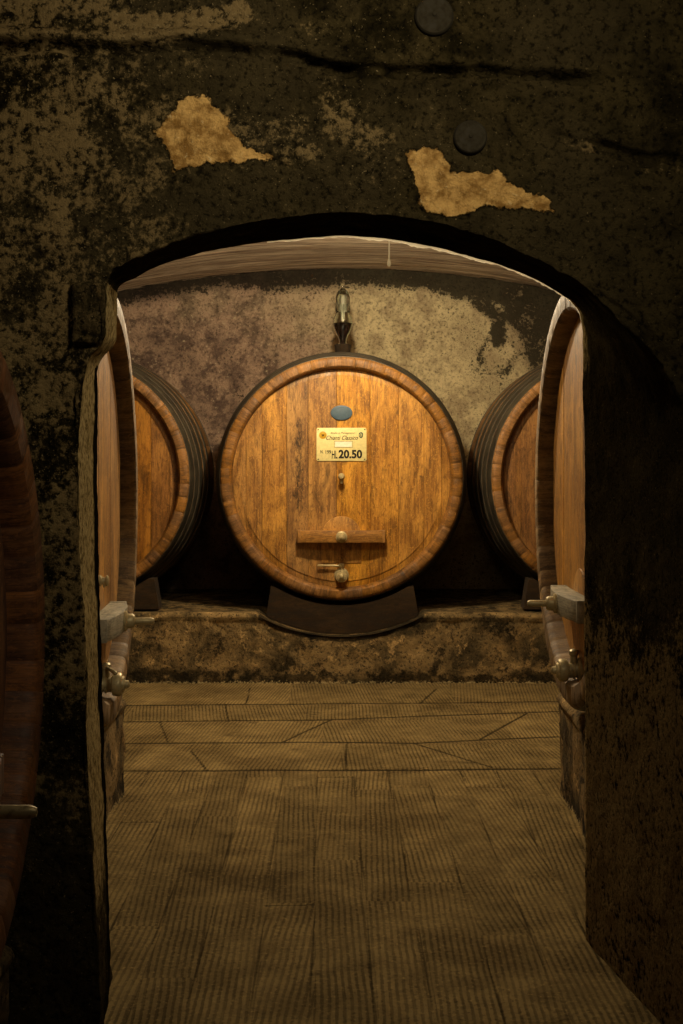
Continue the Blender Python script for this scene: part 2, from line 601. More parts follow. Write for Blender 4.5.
Zf = .006 * fbm(np.stack([X, Y, 0 * X], -1), 3.0, 4, 3) - .003 * smooth(.012, .002, jd)
floor = sheet('floor', np.stack([X, Y, Zf], -1), FLOOR, {'joint': jd, 'jointdark': np.where(near, .55, .85)}, {'tint': tint[:-1, :-1], 'angle': angle[:-1, :-1]})
tag(floor, 'tooled brown stone slab floor running through the arch to the far plinth', 'floor', kind='structure')

# ---- vault
VTOP = 2.79


def vault_z(x):
    return VTOP - .066 * x * x


xs = np.linspace(-2.7, 2.7, 170); ys = np.concatenate([np.linspace(-1.5, 7.6, 90, endpoint=False), np.linspace(7.6, 9.5, 190)])
X, Y = np.meshgrid(xs, ys, indexing='ij')
Z = vault_z(X)
pp = np.stack([X * .5, Y * 5.0, 0 * X], -1)
Z = Z + .022 * fbm(pp, 1.3, 5, 21) + .03 * fbm(np.stack([X, Y, Z], -1), .9, 3, 4)
mould_shade = smooth(.10, .0, 9.42 - Y) * .6
ceil = sheet('ceiling', np.stack([X, Y, Z], -1), CEIL, {'mould_shade': mould_shade})
tag(ceil, 'low plaster vault with sideways streaks above the far barrels', 'ceiling', kind='structure')

# ---- back wall
YB = 9.44
xs = np.linspace(-2.7, 2.7, 400); zs = np.linspace(-.05, 2.95, 230)
X, Z = np.meshgrid(xs, zs, indexing='ij')
pos = np.stack([X, 0 * X + YB, Z], -1)
Yb = YB + .035 * fbm(pos, 2.0, 5, 31) + .008 * fbm(pos, 14, 3, 33)
PXb, PYb = CX + X * F / YB, HY - (Z - EYE) * F / YB      # where the wall lies in the picture, for its stains
QB = np.stack([PXb, PYb], -1)
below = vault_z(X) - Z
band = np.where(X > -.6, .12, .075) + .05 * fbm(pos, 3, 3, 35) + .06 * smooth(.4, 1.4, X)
mould_shade = .95 * smooth(band + .10, band - .06, below)
mould_shade = np.maximum(mould_shade, .95 * smooth(6, -8, np.abs(poly_sd(QB, [(487, 338), (505, 334), (520, 352), (508, 372), (490, 374), (480, 356)])) - 3) * .85)
mould_shade = np.maximum(mould_shade, .82 * smooth(-10, 12, poly_sd(QB, [(498, 290), (600, 292), (600, 400), (530, 385), (516, 340), (500, 320)])))
mould_shade = np.maximum(mould_shade, .8 * smooth(14, 3, line_dist(QB, [(478, 302), (500, 318), (498, 340)])))
QN = QB + np.stack([22 * fbm(pos, 7, 4, 36), 22 * fbm(pos, 7, 4, 38)], -1)
mould_shade = np.maximum(mould_shade, (.55 + .9 * fbm(pos, 9, 3, 39)) * smooth(13, 0, line_dist(QN, [(487, 340), (481, 352), (490, 368), (507, 371), (517, 358)])))
mould_shade = np.maximum(mould_shade, .35 * smooth(40, 4, line_dist(QB, [(470, 330), (500, 390)])))
mould_shade = np.maximum(mould_shade, .25 * smooth(1.75, 1.2, Z))
mould_shade = np.maximum(mould_shade, .36 * smooth(16, 2, line_dist(QB, [(222, 345), (238, 390), (228, 430)])))
mould_shade = np.maximum(mould_shade, .30 * smooth(20, 2, line_dist(QB, [(150, 340), (190, 360), (206, 420)])))
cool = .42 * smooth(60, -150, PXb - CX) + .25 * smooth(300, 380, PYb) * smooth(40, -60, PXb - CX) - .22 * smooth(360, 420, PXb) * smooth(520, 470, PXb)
crack = np.full(X.shape, 1.0)
for ln in [[(176, 288), (184, 294), (190, 291), (196, 292)], [(266, 288), (268, 303)], [(441, 338), (449, 310), (456, 304), (470, 306)],
           [(449, 310), (440, 296)], [(352, 296), (356, 284)], [(300, 300), (318, 292)], [(350, 298), (353, 312)], [(420, 320), (436, 312)]]:
    crack = np.minimum(crack, line_dist(QB, ln) * YB / F)
bw = sheet('wall_back', np.stack([X, Yb, Z], -1), BACK, {'mould_shade': mould_shade, 'cool': cool, 'crack': crack})
tag(bw, 'stained beige lime plaster wall behind the three far barrels', 'wall', kind='structure')

# ---- side walls
for nm, sx, lab in (('wall_left', -1, 'dark plaster side wall behind the barrels on the left'), ('wall_right', 1, 'dark plaster side wall behind the barrels on the right')):
    ys = np.linspace(-1.5, 9.5, 160); zs = np.linspace(-.05, 2.75, 50)
    Y, Z = np.meshgrid(ys, zs, indexing='ij')
    pos = np.stack([0 * Y + sx * 2.66, Y, Z], -1)
    Xw = sx * 2.66 + .04 * fbm(pos, 1.6, 4, 41)
    w = sheet(nm, np.stack([Xw, Y, Z], -1), BACK, {'mould_shade': .45 + 0 * Y, 'cool': .2 + 0 * Y, 'crack': 1 + 0 * Y})
    tag(w, lab, 'wall', kind='structure')

# ---- wall with the arch
YF = 2.95
pairs = [  # front edge (px, py at YF), back edge (px, py, distance)
    ((104, 1120), (112, 1075, 3.35)), ((100, 1000), (109, 985, 3.35)), ((95, 900), (107, 885, 3.38)), ((88, 780), (105, 775, 3.38)),
    ((84, 690), (102, 690, 3.38)), ((80, 600), (99, 600, 3.38)), ((77, 520), (98, 520, 3.38)), ((78, 440), (98, 440, 3.38)),
    ((82, 385), (99, 390, 3.36)), ((90, 354), (99, 369, 3.33)), ((102, 346), (105, 356, 3.32)), ((106, 337), (117, 344, 3.31)),
    ((107, 310), (118, 314, 3.30)), ((107, 280), (117, 292, 3.29)), ((112, 270), (120, 284, 3.28)), ((150, 250), (158, 265, 3.28)),
    ((200, 233), (203, 252, 3.28)), ((260, 220), (261, 242, 3.28)), ((300, 215), (300, 239, 3.28)), ((345, 212), (345, 236, 3.28)),
    ((400, 216), (398, 240, 3.28)), ((450, 225), (446, 249, 3.28)), ((500, 242), (496, 263, 3.30)), ((540, 260), (532, 277, 3.34)),
    ((574, 278), (556, 291, 3.42)), ((590, 291), (570, 300, 3.55)), ((610, 310), (579, 311, 3.66)), ((640, 338), (583, 330, 3.68)),
    ((665, 368), (583, 360, 3.68)), ((684, 402), (583, 400, 3.68)), ((691, 445), (584, 445, 3.68)), ((693, 520), (585, 510, 3.68)),
    ((693, 700), (585, 640, 3.68)), ((692, 900), (585, 800, 3.68)), ((692, 1090), (586, 980, 3.68))]
Fp = np.array([P(a[0], a[1], YF) for a, b in pairs])
Bp = np.array([P(*b) for a, b in pairs])
seg = np.concatenate([[0], np.cumsum(np.linalg.norm(np.diff(Fp, axis=0), axis=1))])
NU = 620
u = np.linspace(0, seg[-1], NU)


def resample(A):
    R = np.stack([np.interp(u, seg, A[:, k]) for k in range(3)], -1)
    k = np.array([1, 2, 3, 2, 1]) / 9.0
    out = R.copy()
    for c in range(3):
        e = np.pad(R[:, c], 2, 'edge')
        out[:, c] = np.convolve(e, k, 'valid')
    return out


Fp, Bp = resample(Fp), resample(Bp)
ctr = np.array([0.0, 1.0])


def outer(A, yo):
    d = A[:, [0, 2]] - ctr
    t = np.full(len(A), 1e9)
    with np.errstate(divide='ignore', invalid='ignore'):
        t = np.minimum(t, np.where(d[:, 0] > 1e-6, 2.68 / d[:, 0], np.where(d[:, 0] < -1e-6, -2.68 / d[:, 0], 1e9)))
        t = np.minimum(t, np.where(d[:, 1] > 1e-6, (3.0 - ctr[1]) / d[:, 1], np.where(d[:, 1] < -1e-6, (-.06 - ctr[1]) / d[:, 1], 1e9)))
    t = np.maximum(t, 1.0)
    q = ctr + d * t[:, None]
    return np.stack([q[:, 0], np.broadcast_to(yo, len(A)), q[:, 1]], -1)


Fo = outer(Fp, YF)
ybo = np.interp(u, [0, u[-1] * .60, u[-1] * .72, u[-1]], [3.42, 3.36, 3.70, 3.70])
Bo = outer(Bp, ybo)
rows = []
for k in np.linspace(1, 0, 300) ** 1.7:
    rows.append(Fp + (Fo - Fp) * k)
NF = len(rows)
for k in np.linspace(0, 1, 64)[1:]:
    rows.append(Fp + (Bp - Fp) * k)
NS = len(rows)
for k in (np.linspace(0, 1, 50) ** 1.5)[1:]:
    q = Bp + (Bo - Bp) * k
    q[:, 1] = Bp[:, 1] + (Bo[:, 1] - Bp[:, 1]) * min(1, k * 6)
    rows.append(q)
V = np.stack(rows, 1)
ri = np.broadcast_to(np.arange(V.shape[1])[None, :], V.shape[:2])
nrm = grid_normals(V)
nrm *= -np.sign(nrm[NU // 2, 60, 1]) if nrm[NU // 2, 60, 1] != 0 else 1   # front face looks to -y
isfront = smooth(YF + .03, YF + .003, V[..., 1])
qx = CX + V[..., 0] * F / YF
qy = HY - (V[..., 2] - EYE) * F / YF
QF = np.stack([qx, qy], -1)        # marks on the front face, in pixels of its plane
wob = 9 * fbm(V, 14, 4, 77)
QW = QF + np.stack([wob, 14 * fbm(V, 13, 5, 78)], -1)
groove = np.zeros(V.shape[:2])
rag = np.clip(.85 + 2.2 * fbm(V, 16, 4, 79), .25, 1.5)
for ln, w, d in [([(-60, 40), (60, 46), (120, 50), (180, 45), (230, 50), (300, 58), (350, 70)], 5.5, .035),
                 ([(335, 66), (380, 70), (440, 71), (520, 73), (598, 78)], 5.0, .045),
                 ([(560, 134), (610, 150), (650, 160), (720, 164)], 5, .022),
                 ([(470, 56), (471, 92)], 2.5, .014), ([(268, 158), (300, 170), (318, 188)], 2.0, .010),
                 ([(300, 66), (308, 90)], 2.0, .008), ([(165, 200), (170, 180), (185, 172)], 2.2, .009),
                 ([(590, 292), (650, 330), (700, 395)], 3, .006), ([(60, 330), (112, 344)], 2, .006), ([(75, 284), (75, 346)], 2, .006)]:
    groove = np.maximum(groove, d * rag * smooth(2.0, -2.0, line_dist(QW, ln) - w * (.55 + .6 * rag)))
rim = np.minimum(1, np.abs(ri - NF + .5) / 3.0)
amp = .020 * fbm(V, 3.2, 4, 51) + .016 * fbm(V, 12, 4, 52) + .006 * fbm(V, 55, 3, 53)
lefty = smooth(260, 60, qx)
amp *= (1 + .7 * lefty) * np.where(ri >= NF + 2, .45, 1.0)
amp += .018 * fbm(V, 26, 3, 57) * np.exp(-((ri - NF) / 4.0) ** 2) * smooth(1.2, 1.6, V[..., 2])
# raised lip over the long crack
lip = .018 * smooth(12, 3, line_dist(QF, [(-60, 32), (120, 40), (200, 36), (260, 42)])) * isfront
# keep the wall level under the iron plates
for (cx, cy, r) in ((434, 18, 26), (470, 138, 24)):
    amp *= 1 - isfront * smooth(r + 14, r, np.hypot(qx - cx, qy - cy))
# the pier's cap stone stands a little proud of the shaft
cap = .03 * smooth(-3, 3, poly_sd(QF, [(72, 284), (140, 284), (140, 344), (72, 344)])) * isfront
disp = amp - groove * isfront
V = V + nrm * disp[..., None]
V[..., 1] -= lip + cap
p1 = [(154, 131), (164, 120), (174, 108), (184, 97), (205, 95), (220, 108), (228, 120), (231, 133), (246, 146), (272, 154), (279, 159),
      (256, 161), (225, 164), (200, 165), (174, 172), (169, 154), (159, 141)]
p2 = [(402, 147), (408, 152), (436, 145), (444, 155), (451, 171), (467, 173), (498, 171), (508, 178), (521, 189), (552, 199), (556, 213),
      (537, 212), (516, 209), (485, 207), (457, 217), (433, 215), (420, 207), (415, 176), (408, 165)]
sd = np.maximum(poly_sd(QF, p1), poly_sd(QF, p2)) * YF / F
sd = np.where(isfront > .5, np.clip(sd, -.08, .08), -.08)
pale = .55 * lefty * smooth(1000, 600, qy) + .9 * smooth(22, 4, line_dist(QF, [(125, 30), (190, 24), (240, 12)])) + .6 * smooth(40, 8, line_dist(QF, [(225, 130), (300, 140)])) \
    + .4 * smooth(40, 5, line_dist(QF, [(330, 90), (380, 170)])) - .5 * smooth(380, 620, qx) + .7 * smooth(14, 3, line_dist(QF, [(570, 140), (640, 168), (720, 172)]))
pale = pale * isfront + np.where((u > seg[25])[:, None] & (ri >= NF - 1) & (ri < NS), .75 * 1.1 * smooth(1.15, .7, V[..., 2]) + 1.4 * np.exp(-((V[..., 2] - .24 - .20 * np.clip((ri - NF) / (NS - NF), 0, 1) - .2 * fbm(V, 5, 3, 88)) / .07) ** 2), 0)
capm = smooth(-3, 3, poly_sd(QF, [(72, 284), (140, 284), (140, 344), (72, 344)])) * isfront
onsoffit = (ri >= NF - 1) & (ri < NS)
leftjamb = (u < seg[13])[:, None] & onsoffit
rightrev = (u > seg[25])[:, None] & onsoffit
k_s = np.clip((ri - NF + 1) / (NS - NF), 0, 1)
edge_pale = np.where(leftjamb, 1.2 * smooth(.0, .15, k_s) * np.where(V[..., 2] > 1.62, 1.0, smooth(.86, .66, k_s)) * smooth(.1, .6, V[..., 2]), 0)
edge_pale = np.where(rightrev, np.maximum(edge_pale, .8 * smooth(.84, .98, k_s) * smooth(1.45, 1.8, V[..., 2])), edge_pale)

mould_shade = np.where(onsoffit & ~leftjamb & ~rightrev, .42, 0.0) + .22 * smooth(640, 980, qy) * lefty * isfront
mould_shade = np.where(leftjamb, np.where(V[..., 2] > 1.62, .1, .95 * smooth(.66, .86, k_s)), mould_shade)  # black strip at the left jamb's back is its unlit shade, painted in
mould_shade = np.maximum(mould_shade, .5 * capm)
mould_shade = np.where(rightrev, .26 + .20 * smooth(.85, 1.3, V[..., 2]), mould_shade)
wf = sheet('wall_front', V, FRONT, {'patch': sd, 'pale': pale, 'edge_pale': edge_pale, 'mould_shade': mould_shade})
tag(wf, 'black mouldy plaster wall with a low arched opening and two ochre scars', 'wall', kind='structure')

# the crumbling pale lip along the far edge of the arch, thin enough for the light behind it to shine through
i0, i1 = int(NU * .465), int(NU * .665)
edge = V[i0:i1, NS - 1, :]
nfine = 900
tt = np.linspace(0, len(edge) - 1, nfine)
E = np.stack([np.interp(tt, np.arange(len(edge)), edge[:, k]) for k in range(3)], -1)
drop = .0045 + .011 * (fbm(E, 60, 3, 91) + .1) + .008 * fbm(E, 14, 2, 93)
mid = np.exp(-((np.linspace(-1, 1, nfine) + .12) / .62) ** 2)
drop = np.clip(drop, .0008, .02) * (.35 + .65 * mid)
ringv = []
for (dy, dz) in ((.004, .012), (.002, -.1), (.001, -.4), (0.0, -.75), (0.001, -1.0)):
    r = E.copy()
    r[:, 1] += dy + .001
    r[:, 2] += np.where(dz > 0, dz, dz * drop)
    ringv.append(r)
def translucent(name, col, amount):
    n = Nodes(name)
    tr = n.t.nodes.new('ShaderNodeBsdfTranslucent'); tr.inputs[0].default_value = srgb(*col)
    mx = n.t.nodes.new('ShaderNodeMixShader'); mx.inputs[0].default_value = amount
    n.done(srgb(*col), .9, None, spec=.1)
    n.t.links.new(n.b.outputs[0], mx.inputs[1]); n.t.links.new(tr.outputs[0], mx.inputs[2]); n.t.links.new(mx.outputs[0], n.out.inputs[0])
    return n.m


CORD = translucent('white_nylon_cord', (250, 244, 226), .6)
fr = sheet('lime_fringe', np.stack(ringv, 1), translucent('thin_lime_fringe', (250, 240, 214), .85), parent=wf)
fr['label'] = 'thin pale crumbling lime fringe on the far arch edge'


# ---- plinths (built of the same rubble and plaster as the walls)
def plinth(name, label, x0, x1, y0, y1, h, front, seed, scoop=None):
    """a masonry step: front 'y' faces -y, '+x' / '-x' face across the passage"""
    if front == 'y':
        L0, L1 = x0, x1
    else:
        L0, L1 = y0, y1
    nl = int((L1 - L0) / .014)
    ls = np.linspace(L0, L1, nl)
    depth = (y1 - y0) if front == 'y' else (x1 - x0)
    prof = [(0.012, z) for z in np.linspace(-.04, h - .05, 30)]
    prof += [(.012 - .02 * (1 - abs(a)), 0) for a in ()]
    for a in np.linspace(0, PI / 2, 8):
        prof.append((.03 - .03 * math.cos(a) + .0, h - .03 + .03 * math.sin(a)))
    for d in np.linspace(.04, depth, 26)[1:]:
        prof.append((d, h))
    prof.append((depth, -.04))
    prof = np.array(prof)
    U = np.broadcast_to(ls[:, None], (nl, len(prof)))
    D = np.broadcast_to(prof[None, :, 0], U.shape).copy(); Z = np.broadcast_to(prof[None, :, 1], U.shape).copy()
    pos = np.stack([U, D, Z], -1)
    nz = fbm(pos + seed, 2.2, 4, seed); n2 = fbm(pos + seed, 14, 4, seed + 2)
    facing = D < .035
    D = D + np.where(facing, .05 * nz + .022 * n2 - .015, 0)
    Z = Z + np.where(D < depth - .01, smooth(h * .5, h, Z) * (.018 * fbm(pos * np.array([1, .3, 0]) + seed, 2.0, 3, seed + 5)) - np.where(facing, 0, .003), 0)
    if scoop is not None:      # hollowed out under the middle barrel
        Z = np.where((D < .33) & (Z > 0), np.minimum(Z, scoop(U)), Z)
    fac = np.where(facing, 1.0, 0)
    mould_shade = .62 * smooth(.17, .03, prof[None, :, 1] + .10 * fbm(pos, 5, 2, seed + 7)) * fac + np.where(facing, 0, .5)
    if scoop is not None:
        mould_shade = np.maximum(mould_shade, .9 * smooth(.05, .015, np.abs(Z - scoop(U))) * (scoop(U) < PZ0 - .01) * fac)  # lip of the hollow painted dark so no lit edge shows
    salt = smooth(.045, .0, prof[None, :, 1] + 0 * U) * fac * .9 + .28 * smooth(h - .09, h - .02, prof[None, :, 1] + 0 * U) * fac
    if front == 'y':
        W = np.stack([U, y0 + D, Z], -1)
    elif front == '+x':
        W = np.stack([x1 - D, U, Z], -1)
    else:
        W = np.stack([x0 + D, U, Z], -1)
    # close the ends
    ends = []
    for k in (0, -1):
        d = np.maximum(D[k], .16)
        c = W[k].copy()
        if front == 'y': c[:, 1] = y0 + d
        elif front == '+x': c[:, 0] = x1 - d
        else: c[:, 0] = x0 + d
        f = c.copy(); f[:, 2] = -.04
        ends.append((c[None], f[None]))
    W = np.concatenate([ends[0][1], ends[0][0], W[:1], W, W[-1:], ends[1][0], ends[1][1]], 0)
    pad = lambda a: np.concatenate([a[:1]] * 3 + [a] + [a[-1:]] * 3, 0)
    o = sheet(name, W, PLINTH, {'mould_shade': pad(mould_shade), 'salt': pad(salt)})
    o.data.set_sharp_from_angle(angle=math.radians(50))
    return tag(o, label, 'plinth', kind='structure')


PZ0 = .431


def scoop_z(x):
    return PZ0 + .03 - .175 * np.clip(1 - (np.asarray(x) / .56) ** 2, 0, 1) ** .8


plinth('trim_1', 'long stained masonry plinth under the three far barrels', -2.64, 2.64, 7.92, 9.42, PZ0, 'y', 11, scoop_z)
plinth('trim_2', 'low stone plinth under the barrel behind the left pier', -2.64, -.90, 3.46, 5.27, .398, '+x', 13)
plinth('trim_3', 'low stone plinth under the barrel behind the right pier', .90, 2.64, 3.74, 5.27, .428, '-x', 15)
plinth('trim_4', 'low stone plinth under the dark barrel before the left pier', -2.64, -.76, .9, 2.9, .285, '+x', 17)


# ================================================================== BARRELS
def staves_mesh(R0, Rb, L, seed, n=46, ring=.075, recess=.055):
    rg = random.Random(seed)
    Ri = R0 - ring
    prof = [(Ri - .006, recess + .03), (Ri - .004, recess), (Ri, recess * .5), (Ri + .004, .012), (Ri + .014, .001), (Ri + ring * .5, 0.0), (R0 - .010, 0.001), (R0 - .003, .007)]
    for y in np.concatenate([np.linspace(.015, L - .015, 36)]):
        t = (y - L / 2) / (L / 2)
        prof.append((R0 + (Rb - R0) * (1 - t * t), y))
    prof += [(R0 - .004, L - .002), (Ri, L), (Ri - .01, L - recess), (.02, L - recess)]
    prof = np.array(prof)
    w = np.array([rg.uniform(.8, 1.25) for _ in range(n)]); w = np.cumsum(w) / w.sum()
    w = np.concatenate([[0], w])
    th, dep, tv = [], [], []
    for k in range(n):
        for f, dd in ((0, 1), (.035, 0), (.35, 0), (.65, 0), (.965, 0)):
            th.append((w[k] + (w[k + 1] - w[k]) * f) * 2 * PI); dep.append(dd); tv.append(k)
    th = np.array(th); dep = np.array(dep)
    tints = [rg.random() for _ in range(n)]
    inner = (np.arange(len(prof)) < 5)[None, :]
    r = prof[None, :, 0] + np.where(inner, .0008, -.0022) * dep[:, None] * (np.arange(len(prof)) != 5)[None, :]
    y = prof[None, :, 1] + .0012 * dep[:, None] * (prof[None, :, 1] <= .009)
    dep_face = dep * .35
    jig = np.array([rg.uniform(0, .0012) for _ in range(n)])[np.array(tv)]
    y = y + jig[:, None] * (prof[None, :, 1] <= .009)
    V = np.stack([r * np.sin(th)[:, None], y + 0 * r, Rb + r * np.cos(th)[:, None]], -1)
    al = np.concatenate([[0], np.cumsum(np.linalg.norm(np.diff(prof, axis=0), axis=1))])
    G = np.stack([(th * R0)[:, None] + 0 * r, al[None, :] + 0 * r, 0 * r], -1)
    tint = np.array(tints)[np.array(tv)][:, None] * np.ones((1, len(prof) - 1))
    return V, G, tint


def head_mesh(R, zc, cuts, seed, y0, stain=None):
    """boards standing upright in a disc, edges slightly eased, the margin planed thinner"""
    rg = random.Random(seed)
    me = bpy.data.meshes.new('head')
    verts, faces, tints, grain = [], [], [], []
    RB = R - .045
    for (a, b) in zip(cuts[:-1], cuts[1:]):
        a = max(a, -R + .001); b = min(b, R - .001)
        if b - a < .005: continue
        m = max(2, int((b - a) / .03))
        xs = [a, a + .0022] + [a + (b - a) * k / m for k in range(1, m)] + [b - .0022, b]
        tn = rg.random()
        base = len(verts)
        NZ = 64
        lift = rg.uniform(-.0012, .0012)
        for i, x in enumerate(xs):
            c = math.sqrt(max(R * R - x * x, 1e-6))
            cb = math.sqrt(max(RB * RB - x * x, 0))
            cb = cb if cb > 0 else c * .5
            zz = [-c, -cb - .0015] + [-cb + 2 * cb * k / (NZ - 5) for k in range(NZ - 4)] + [cb + .0015, c]
            for z in zz:
                rr_ = math.hypot(x, z)
                back = .008 * max(0, (rr_ - RB) / .045) + (.0035 if rr_ > RB + .0005 else 0)
                e = .004 if i in (0, len(xs) - 1) else 0
                verts.append((x, y0 + back + e + lift, zc + z))
                grain.append((x, z, 0))
        for i in range(len(xs) - 1):
            for j in range(NZ - 1):
                p = base + i * NZ + j
                faces.append((p, p + NZ, p + NZ + 1, p + 1)); tints.append(tn)
    me.from_pydata(verts, [], faces)
    me.update()
    me.attributes.new('grain', 'FLOAT_VECTOR', 'POINT').data.foreach_set('vector', np.array(grain, np.float32).reshape(-1))
    me.attributes.new('tint', 'FLOAT', 'FACE').data.foreach_set('value', np.array(tints, np.float32))
    if stain is not None:
        v = np.array(verts)
        me.attributes.new('stain', 'FLOAT', 'POINT').data.foreach_set('value', stain(v[:, 0], v[:, 2] - zc).astype(np.float32))
    return me


def gauss(x, z, cx, cz, sx, sz):
    return np.exp(-((x - cx) / sx) ** 2 - ((z - cz) / sz) ** 2)


def make_barrel(label, loc, rz, R0=.757, Rb=.832, L=1.36, seed=1, cuts=None, stave=STAVE, head=HEAD, bar=BARWOOD, hatch=True,
                bar_rel=-.365, tap_rel=-.61, peg=None, hoops=True, stain=None, lever=180, tap_long=.045, bolt_long=.10, peg_size=1.0, ring=.066, tapmat=STEEL, tap_x=0):
    root = empty('wine_barrel', loc, rz)
    tag(root, label, 'barrel', 'large oak wine barrels in the cellar')
    V, G, T = staves_mesh(R0, Rb, L, seed, ring=ring)
    st = sheet('staves', V, stave, {'grain': G}, {'tint': T}, root, wrap_u=True)
    st.data.set_sharp_from_angle(angle=math.radians(40))
    rec = .055
    Rh = R0 - ring + .002
    if cuts is None:
        rg = random.Random(seed * 7 + 1)
        cuts = [-Rh]
        while cuts[-1] < Rh: cuts.append(cuts[-1] + rg.uniform(.12, .22))
        cuts[-1] = Rh
    me = head_mesh(Rh, Rb, cuts, seed, rec, stain)
    smooth_mesh(me, 30)
    me.materials.append(head)
    link(bpy.data.objects.new('head', me), root)
    if hoops:
        for (a, b) in ((.016, .105), (.120, .205), (.222, .31), (.345, .43), (.50, .57), (L - .50, L - .42), (L - .33, L - .25), (L - .205, L - .125), (L - .095, L - .012)):
            def rad(y):
                t = (y - L / 2) / (L / 2)
                return R0 + (Rb - R0) * (1 - t * t)
            bm = bmesh.new()
            pr = [(rad(a) - .001, a), (rad(a) + .0035, a + .001)] + [(rad(y) + .0045, y) for y in np.linspace(a + .006, b - .006, 4)] + [(rad(b) + .0035, b - .001), (rad(b) - .001, b)]
            lathe(bm, [(r, -y) for r, y in pr], (0, 0, Rb), 'y', 96)
            obj('hoop', bm, HOOP, root, 40)
    zb = Rb + bar_rel
    if hatch:
        bm = bmesh.new()
        w = .125
        out = [(-w, zb - .17), (w, zb - .17), (w, zb)] + [(w * math.cos(a), zb + w * math.sin(a)) for a in np.linspace(0, PI, 25)[1:-1]] + [(-w, zb)]
        prism(bm, out, rec - .006, rec + .02, 'y', .004)
        o = obj('hatch_door', bm, head, root, 30, 'xz', .42)
        bm = bmesh.new()
        hw = .272
        top = [(-hw, rec - .002), (-hw, rec - .060)] + [(x, rec - .060 - .030 * math.cos(x / hw * PI / 2) ** .7) for x in np.linspace(-hw, hw, 13)[1:-1]] + [(hw, rec - .060), (hw, rec - .002)]
        tmp = []
        prism(bm, top, zb - .037, zb + .037, 'z', .005)
        cb = obj('crossbar', bm, bar, root, 35, 'zx', .55)
        if bar is BARGREY: cb['label'] = 'pale grey weathered wooden crossbar'
        for sx in (-1, 1):
            bm = bmesh.new()
            x0 = sx * hw; x1 = sx * (hw - .032)
            box(bm, min(x0, x1) - .002, max(x0, x1) + .002, rec - .0645, rec - .003, zb - .039, zb + .039, .003)
            obj('end_cleat', bm, bar, cb, 35, 'xz', .4)
        yb = rec - .090
        bm = bmesh.new()
        b0 = -yb
        lathe(bm, [(0, b0 - .004), (.036, b0 - .004), (.036, b0 + .005), (.030, b0 + .009), (.026, b0 + .010), (.026, b0 + .026), (.021, b0 + .034), (.012, b0 + .036),
                   (.012, b0 + .036 + bolt_long * .55), (.010, b0 + .038 + bolt_long * .58), (.0075, b0 + .04 + bolt_long * .62), (.0075, b0 + bolt_long), (0, b0 + bolt_long + .004)], (0, 0, zb), 'y', 24)
        obj('bolt', bm, tapmat, root, 40)
    if tap_rel is not None:
        zt = Rb + tap_rel
        bm = bmesh.new()
        b0 = -rec + .0
        t = tap_long
        lathe(bm, [(0, b0 - .004), (.046, b0 - .004), (.046, b0 + .008), (.040, b0 + .012), (.027, b0 + .014), (.025, b0 + t * .45), (.031, b0 + t * .5), (.031, b0 + t * .62), (.027, b0 + t * .66),
                   (.027, b0 + t), (.038, b0 + t + .004), (.041, b0 + t + .012), (.041, b0 + t + .030), (.036, b0 + t + .036), (.028, b0 + t + .037), (.026, b0 + t + .044),
                   (.015, b0 + t + .046), (.013, b0 + t + .058), (.006, b0 + t + .062), (0, b0 + t + .062)], (tap_x, 0, zt), 'y', 28)
        tp = obj('tap', bm, tapmat, root, 40)
        yl = rec - t * .56
        bm = bmesh.new()
        lathe(bm, [(0, 0), (.013, 0), (.013, .030), (.017, .033), (.017, .048), (.010, .054), (0, .055)], (tap_x, yl, zt + .022), 'z', 16)
        a = math.radians(lever)
        dx, dy = math.cos(a), math.sin(a)
        tube(bm, [(tap_x + dx * .008, yl + dy * .008, zt + .060), (tap_x + dx * .06, yl + dy * .06, zt + .062), (tap_x + dx * .145, yl + dy * .145, zt + .062), (tap_x + dx * .150, yl + dy * .150, zt + .062)], [.0065, .006, .0075, .004], 10)
        obj('lever', bm, tapmat, tp, 40)
    if peg is not None:
        zp = Rb + peg
        bm = bmesh.new()
        lathe(bm, [(0, -rec - .004), (.020, -rec - .004), (.020, -rec + .006), (.013, -rec + .012), (.012, -rec + .045 * peg_size), (.018, -rec + .050 * peg_size), (.020, -rec + .060 * peg_size), (.014, -rec + .07 * peg_size), (0, -rec + .072 * peg_size)], (0, 0, zp), 'y', 20)
        q_ = peg_size
        tube(bm, [(0, rec - .035 * q_, zp), (0, rec - .036 * q_, zp - .022 * q_), (0, rec - .039 * q_, zp - .045 * q_)], [.011 * q_, .009 * q_, .008 * q_], 10)
        obj('sampling_spigot', bm, tapmat, root, 40)
    return root


# the centre barrel
def stain_c(x, z):
    s = .62 * gauss(x, z, -.27, .16, .055, .30) + .32 * gauss(x, z, -.26, -.25, .05, .25) + .25 * gauss(x, z, .08, -.16, .25, .06)
    s += .38 * gauss(x, z, 0, -.62, .14, .10) + .30 * gauss(x, z, .55, -.10, .03, .25) + .3 * gauss(x, z, .34, -.42, .12, .08)
    s += .5 * smooth(.645, .69, np.hypot(x, z)) * .4 + .3 * gauss(x, z, 0, -.02, .03, .12)
    return s


RC = .832
C0 = (0.003, 8.0, 1.266 - RC)
centre = make_barrel('lit oak barrel facing the camera, cream enamel plate reading 20.50 on its head', C0, 0, seed=3,
                     cuts=[-.69, -.60, -.50, -.345, -.21, -.03, .18, .36, .52, .63, .69], peg=.012, stain=stain_c, lever=180)
REC = .055

# its enamel plate
DG = bpy.context.evaluated_depsgraph_get


